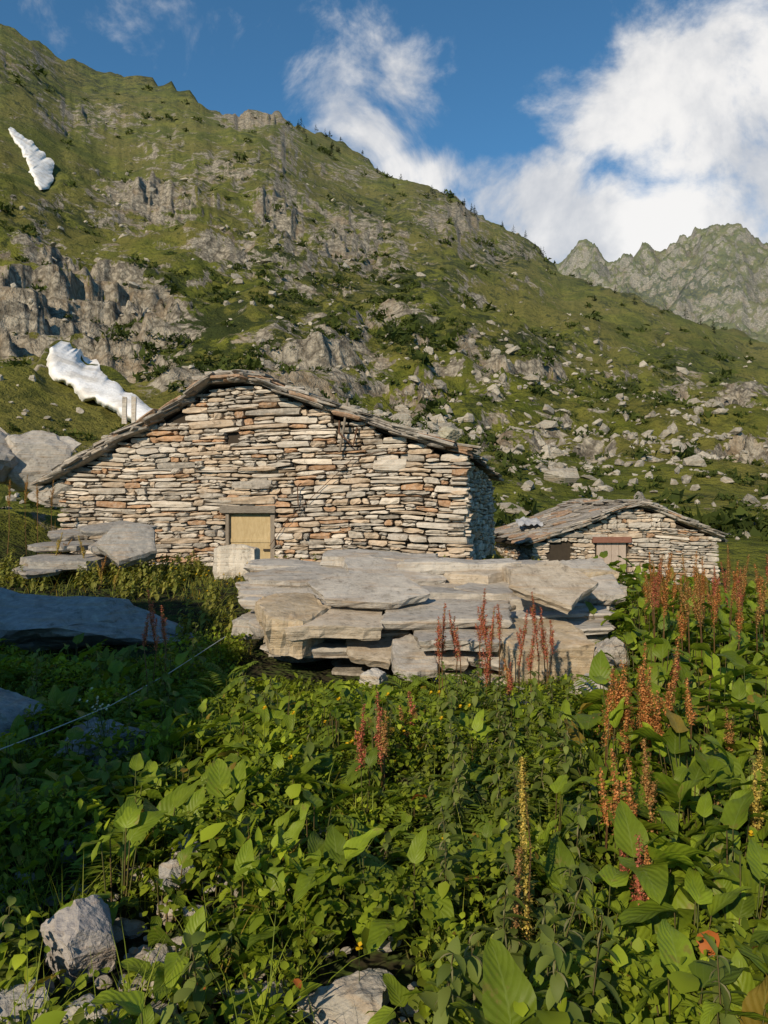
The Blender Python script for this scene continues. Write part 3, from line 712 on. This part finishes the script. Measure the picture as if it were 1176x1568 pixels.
sparse=np.exp(-((px_-220)/170)**2-((py_-1490)/110)**2)
k=R.rand(len(x))>sparse*.78; x,y,z,hh,px_,py_=[q[k] for q in (x,y,z,hh,px_,py_)]
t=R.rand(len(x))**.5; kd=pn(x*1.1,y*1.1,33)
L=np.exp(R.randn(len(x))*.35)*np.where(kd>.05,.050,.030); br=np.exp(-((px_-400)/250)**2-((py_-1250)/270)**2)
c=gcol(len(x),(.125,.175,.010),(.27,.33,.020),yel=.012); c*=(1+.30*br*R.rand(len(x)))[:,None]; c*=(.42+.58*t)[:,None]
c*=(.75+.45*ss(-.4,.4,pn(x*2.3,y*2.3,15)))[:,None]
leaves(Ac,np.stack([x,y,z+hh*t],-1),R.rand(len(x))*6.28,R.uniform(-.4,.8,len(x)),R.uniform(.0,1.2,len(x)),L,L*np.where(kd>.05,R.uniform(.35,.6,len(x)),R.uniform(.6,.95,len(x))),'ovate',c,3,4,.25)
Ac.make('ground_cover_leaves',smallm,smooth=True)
Ac=Acc()
def nettles(x,y,z,h,col_lo,col_hi,ll=.085,tassel=True):
    n=len(x); base=np.stack([x,y,z],-1); lean=R.randn(n,2)*.12*h[:,None]; tip=base+np.stack([lean[:,0],lean[:,1],h],-1)
    stems(Ac,base,tip,np.full(n,.004),np.full(n,.002),gcol(n,(.13,.13,.05),(.19,.15,.07)))
    for j in range(10):
        f=.2+.8*j/9; q=base+(tip-base)*f
        for sd in (0,np.pi):
            az=j*1.57+sd+R.randn(n)*.3+x*7; L=ll*(1.3-.75*f)*R.uniform(.7,1.25,n)
            leaves(Ac,q,az,R.uniform(-.2,.5,n),R.uniform(.4,1.3,n),L,L*R.uniform(.42,.6,n),'lance',gcol(n,col_lo,col_hi),3,5,.3)
            if tassel and j>4:
                leaves(Ac,q,az+.7,R.uniform(-.2,.4,n),R.uniform(1.2,2,n),L*.7,np.full(n,.006),'lance',gcol(n,(.18,.18,.08),(.25,.22,.11)),2,4,.0,helio=0)
x,y,z=scat(1500,2.0,7.0); k=dm(x,y,z,lambda a,b:.60*np.exp(-((a-780)/140)**2)*ss(1000,1080,b)+.07+.35*np.exp(-((a-430)/120)**2-((b-1080)/60)**2))&~strip(x,y)
x,y,z=x[k],y[k],z[k]; nettles(x,y,z,R.uniform(.16,.55,len(x))*(.75+.05*y),(.105,.145,.026),(.18,.22,.045),.11)
Ac.make('nettle_plants',smallm,smooth=True)
Ac=Acc()
def grass(x,y,z,h,lo,hi,w=.006,yel=0.06):
    n=len(x); leaves(Ac,np.stack([x,y,z],-1),R.rand(n)*6.28,R.uniform(.9,1.5,n),R.uniform(.2,1.5,n),h,np.full(n,w)*(1+.0*h),'blade',gcol(n,lo,hi,yel=yel),2,4,.0,helio=0)
cx,cy,_=scat(620,2.0,8.5); kk=np.repeat(np.arange(len(cx)),34); x=cx[kk]+R.randn(len(kk))*.05; y=cy[kk]+R.randn(len(kk))*.05
grass(x,y,near_h(x,y),R.uniform(.12,.36,len(x))*np.where(strip(x,y),.7,1),(.16,.22,.02),(.30,.34,.04))
x=R.uniform(-8,9,16000); y=R.uniform(8,24,16000); k=~blocked(x,y); x,y=x[k],y[k]
grass(x,y,near_h(x,y),R.uniform(.12,.34,len(x)),(.14,.17,.02),(.25,.25,.05),.013,.15)
x=R.uniform(-2.9,-1.7,900); y=R.uniform(10.4,13,900); grass(x,y,near_h(x,y),R.uniform(.08,.2,900),(.14,.17,.02),(.25,.25,.05),.011,.15)
Ac.make('grass',smallm,smooth=True)
Ac=Acc(); x,y,z=scat(110,3.0,7); 
for i in range(len(x)):
    for f in range(5):
        a=R.rand()*6.28; Lf=R.uniform(.2,.36); n=13; t=np.linspace(.15,1,n)
        px3=x[i]+np.cos(a)*Lf*t*.8; py3=y[i]+np.sin(a)*Lf*t*.8; pz3=z[i]+.05+Lf*(t*1.1-.55*t*t)
        for sgn in (-1,1):
            l_=Lf*.33*np.sin(np.pi*np.clip(t*.85+.12,0,1)); leaves(Ac,np.stack([px3,py3,pz3],-1),np.full(n,a+sgn*1.25),np.full(n,.15),np.full(n,.5),l_,l_*.28,'lance',gcol(n,(.15,.21,.02),(.20,.27,.03)),3,3,.1,helio=.2)
Ac.make('ferns',smallm,smooth=True)
Ac=Acc()
x=np.concatenate([R.uniform(-3.6,-1.6,200),R.uniform(-6.5,-3,120),R.uniform(-7,7,120)]); y=np.concatenate([R.uniform(8.5,12.8,200),R.uniform(11,13.6,120),R.uniform(10.8,13.2,120)])
k=~blocked(x,y); x,y=x[k],y[k]; nettles(x,y,near_h(x,y),R.uniform(.15,.38,len(x)),(.16,.19,.03),(.29,.27,.06),.10,False)
Ac.make('tall_meadow_herbs',smallm,smooth=True)
# ---- dock seed stalks
Ac=Acc()
def spike(px_,pt,pb,d,tone,br=3,wd=.03,dens=380):
    top=PW(px_+R.uniform(-6,6),pt,d); bot=PW(px_+R.uniform(-14,14),pb,d); gz=float(near_h(np.array([bot[0]]),np.array([bot[1]]))[0]); g=np.array([bot[0]+R.randn()*.02,bot[1],min(gz,bot[2]-.02)])
    st=gcol(2,(.20,.11,.05),(.24,.14,.06)); a=np.array([g,bot]); b=np.array([bot,top])
    stems(Ac,a,b,np.array([.006,.005])*min(1,d/4+.3),np.array([.005,.002]),st,np.array([[R.randn()*.008,0,0]]*2))
    Lh=np.linalg.norm(top-bot); axes=[(bot,top)]
    for i in range(br*2):
        f=R.uniform(.0,.65); s_=bot+(top-bot)*f; an=R.rand()*6.28; e=s_+np.array([math.cos(an)*.28,math.sin(an)*.28,.9])*Lh*R.uniform(.2,.42)*(1-f*.6)
        axes.append((s_,e)); stems(Ac,np.array([s_]),np.array([e]),np.array([.002]),np.array([.001]),st[:1])
    for (p,q) in axes:
        n=int(dens*np.linalg.norm(q-p)/.3); 
        if n<4: continue
        t=R.rand(n); t=np.clip(np.round(t*16)/16+R.randn(n)*.018,0,1); an=R.rand(n)*6.28; rr_=np.abs(R.randn(n))*wd*.45*(1.15-t*.75)
        c=p+(q-p)*t[:,None]+np.stack([np.cos(an)*rr_,np.sin(an)*rr_,R.randn(n)*.004],-1)
        s_=R.uniform(.004,.009,n)
        cl=np.array(tone)*R.uniform(.6,1.35,(n,1)); gm_=R.rand(n)<.15; cl[gm_]=np.array([.30,.27,.07])
        leaves(Ac,c,an,R.uniform(-1,1,n),R.randn(n)*.3,s_*1.5,s_*1.3,'round',cl,2,2,0)
RED=(.50,.16,.10); ORG=(.54,.24,.08); YEL=(.52,.40,.09); BRN=(.46,.25,.09)
SP=[(228,905,995,6.6,RED),(245,928,985,6.5,RED),(222,940,990,6.4,RED),(683,925,1005,6.4,RED),(692,935,1010,6.6,RED),(748,902,985,6.5,RED),(738,930,1000,6.3,RED),(760,925,980,6.5,RED),(820,908,1010,6.3,RED),(808,935,1020,6.2,RED),(830,930,1000,6.5,RED),(843,950,1000,6.4,RED),(770,1008,1060,5.9,ORG),(755,930,1050,6.1,RED),
 (675,945,1015,6.3,RED),(700,960,1010,6.2,RED),(752,955,1010,6.2,RED),(815,960,1030,6.1,RED),(780,1015,1070,5.8,RED),(832,960,1015,6.2,RED),
 (560,1080,1190,4.3,RED),(575,1060,1170,4.4,RED),(590,1090,1160,4.2,BRN),(625,1058,1120,5.0,RED),(612,1080,1130,5.0,BRN),(985,985,1140,4.2,ORG),(1000,1020,1130,4.1,ORG),(965,1060,1150,4.0,ORG),(1035,975,1110,4.2,ORG),(1010,1060,1140,4.0,ORG),(1050,1040,1110,4.3,ORG),
 (935,1150,1280,3.2,ORG),(960,1160,1300,3.2,ORG),(990,1130,1270,3.3,BRN),(950,1290,1400,3.0,RED),(978,1280,1470,2.7,RED),(985,1300,1440,2.75,ORG),(925,1180,1260,3.3,ORG),
 (1015,850,915,8,ORG),(1030,845,905,8.3,ORG),(1045,880,980,6.2,ORG),(1060,900,960,6.5,BRN),(1085,870,930,7.5,ORG),(1110,835,905,8.4,BRN),(1125,860,930,7,ORG),(1145,850,900,8,BRN),(1160,865,940,6.5,ORG),(1100,900,960,6.6,ORG),(1172,880,960,6,BRN),(1000,860,910,8.2,BRN),(1135,915,980,5.6,ORG),
 (1167,1130,1250,3.8,YEL),(1160,1170,1310,3.4,YEL),(1118,1080,1160,4.4,BRN),(1060,1230,1300,3.6,YEL),(1040,1000,1060,4.6,RED),
 (98,815,850,12,YEL),(118,820,855,11.8,YEL),(105,825,850,12.2,BRN),(160,850,885,11.5,BRN),(150,862,890,11,YEL),(188,872,895,11,YEL),
 (15,735,775,14,BRN),(40,728,770,14.5,BRN),(60,742,775,14,BRN),(80,735,780,15,BRN),(370,880,905,11,YEL)]
for i in range(30): SP.append((R.uniform(985,1180),R.uniform(845,905),R.uniform(915,950),R.uniform(6,9),[ORG,BRN,RED][i%3]))
for i in range(10): 
    yt=R.uniform(1000,1250); SP.append((R.uniform(1000,1175),yt,yt+R.uniform(60,130),1200*1.0/(yt-784)*.95+1.2,[ORG,BRN,RED][i%3]))
for a in SP: spike(*a)
for i in range(6): spike(975+R.randn()*28,1000+R.rand()*40,1140,4.1,ORG,4,.05,440)
spike(805,1165,1440,2.65,YEL,0,.036,800); spike(800,1300,1445,2.6,(.42,.24,.09),0,.030,500)
Ac.make('dock_seed_stalks',smallm)
Ac=Acc()
fx=[(440,1145,4.6),(450,1160,4.5),(465,1148,4.7),(525,1150,4.6),(680,1282,3.4),(420,1310,3.2),(445,1160,4.2),(665,1145,4.6),(672,1060,5.4),(705,1082,5.2),(1150,1277,3.3),(498,1105,5),(395,1130,4.8),(550,1450,2.5),(1120,1150,4.5)]
for i in range(30): fx.append((R.uniform(150,420),R.uniform(862,925),R.uniform(9,11)))
for i in range(14): fx.append((R.uniform(380,720),R.uniform(1050,1180),R.uniform(4.3,5)))
for (a,b,d) in fx:
    p=PW(a,b,d); n=6; an=np.arange(n)/n*6.28
    leaves(Ac,np.repeat(p[None],n,0),an,np.full(n,.5),np.full(n,.3),np.full(n,.017),np.full(n,.015),'round',np.tile([[.65,.42,.01]],(n,1)),3,3,0)
    stems(Ac,np.array([p-[0,0,.2]]),np.array([p]),np.array([.002]),np.array([.001]),np.array([[.08,.12,.03]]))
for q in range(16):
    p=PW(145+R.randn()*10,1080+R.randn()*10,4.6); n=5; an=np.arange(n)/n*6.28
    leaves(Ac,np.repeat(p[None],n,0),an,np.full(n,.4),np.full(n,.2),np.full(n,.011),np.full(n,.010),'round',np.tile([[.7,.7,.65]],(n,1)),3,3,0)
    stems(Ac,np.array([PW(170,1180,4.6)]),np.array([p]),np.array([.002]),np.array([.001]),np.array([[.10,.12,.05]]))
for (a,b,d,s_) in [(1085,1425,2.5,.10),(1130,1460,2.4,.09),(1105,1490,2.3,.07),(320,1525,2.5,.06),(630,1225,3.6,.08),(305,1500,2.5,.05),(450,1500,2.4,.04),(720,1350,3,.05)]:
    p=PW(a,b,d); leaves(Ac,p[None],np.array([-.3+R.randn()*.9]),np.array([.3]),np.array([1.2]),np.array([s_]),np.array([s_*.7]),'ovate',np.array([[.46,.14,.03]]),5,6,.2,None,.08)
Ac.make('wildflowers_and_autumn_leaves',smallm,smooth=True)
N=NT('wire_grey'); wm=N.done(N.bsdf((.45,.45,.43),.5))
tube('fence_wire',[tuple(PW(-60,1170,4.0)),tuple(PW(60,1125,4.6)),tuple(PW(170,1080,5.3)),tuple(PW(260,1030,6.2)),tuple(PW(345,975,7.2))],.003,wm)
# ---------------------------------------------------------------- light & sky
sd=Vector((math.sin(rad(SUN_AZ))*math.cos(rad(SUN_EL)),math.cos(rad(SUN_AZ))*math.cos(rad(SUN_EL)),-math.sin(rad(SUN_EL))))
L=bpy.data.lights.new('sun','SUN'); L.energy=5.0; L.angle=rad(.53); L.color=(1,.84,.62)
lo=bpy.data.objects.new('sun',L); bpy.context.collection.objects.link(lo); lo.rotation_euler=sd.to_track_quat('-Z','Y').to_euler()
wd=bpy.data.worlds.new("World"); bpy.context.scene.world=wd; wd.use_nodes=True
t=wd.node_tree; t.nodes.clear()
class WN(NT):
    def __init__(s,t): s.t=t
Wn=WN(t)
sky=Wn.n('ShaderNodeTexSky',sky_type='NISHITA'); sky.sun_disc=False; sky.sun_elevation=rad(SUN_EL); sky.sun_rotation=rad(180+SUN_AZ); sky.altitude=1800; sky.air_density=1.0; sky.dust_density=.6; sky.ozone_density=1.5
tc=Wn.n('ShaderNodeTexCoord').outputs['Generated']
def blob(px,py,rx,ry,st):
    d=np.array([(px-588)/F0,1,(784-py)/F0]); d/=np.linalg.norm(d)
    s=Wn.n('ShaderNodeVectorMath',operation='SUBTRACT'); Wn.l(tc,s.inputs[0]); s.inputs[1].default_value=tuple(d)
    m=Wn.n('ShaderNodeVectorMath',operation='MULTIPLY'); Wn.l(s.outputs[0],m.inputs[0]); m.inputs[1].default_value=(F0/rx,F0/rx,F0/ry)
    ln=Wn.n('ShaderNodeVectorMath',operation='LENGTH'); Wn.l(m.outputs[0],ln.inputs[0])
    return Wn.mr(ln.outputs['Value'],0,1.6,st,0)
bl=None
for b in [(1060,190,210,165,1.0),(1180,120,200,200,1.0),(880,300,260,80,.9),(720,265,130,45,.8),(500,105,100,85,.55),(655,90,105,100,.50),(250,20,180,65,.48),(1000,330,300,80,1.05),(560,180,160,70,.42),(1300,300,300,250,1)]:
    v=blob(*b); bl=v if bl is None else Wn.math('MAXIMUM',bl,v)
nz=Wn.noise(tc,7,8,.60,.35); nz2=Wn.noise(tc,6,6,.58,.2)
dens=Wn.math('ADD',bl,Wn.math('MULTIPLY',Wn.math('SUBTRACT',nz,.5),2.2))
cm=Wn.mr(dens,.28,.80)
shade=Wn.mr(Wn.math('ADD',nz2,Wn.math('MULTIPLY',dens,.22)),.48,.78)
ccol=Wn.mix(shade,(6.4,6.6,7.0),(10.8,10.5,10.1))
skyc=Wn.mix(1,sky.outputs[0],(.66,1.22,1.40),'MULTIPLY')
fin=Wn.mix(Wn.math('MULTIPLY',cm,.92),skyc,ccol)
bg=Wn.n('ShaderNodeBackground'); Wn.l(fin,bg.inputs[0]); bg.inputs[1].default_value=.092
wo=Wn.n('ShaderNodeOutputWorld'); Wn.l(bg.outputs[0],wo.inputs[0])
# ---------------------------------------------------------------- camera
cam=bpy.data.cameras.new('camera'); co=bpy.data.objects.new('camera',cam); bpy.context.collection.objects.link(co)
co.location=(0,0,CZ); co.rotation_euler=(rad(90),0,0)
cam.sensor_fit='VERTICAL'; cam.sensor_height=24; cam.lens=24*F0/1568; cam.clip_start=.05; cam.clip_end=5000
sc=bpy.context.scene; sc.camera=co
sc.view_settings.view_transform='Standard'; sc.view_settings.look='None'; sc.view_settings.exposure=0
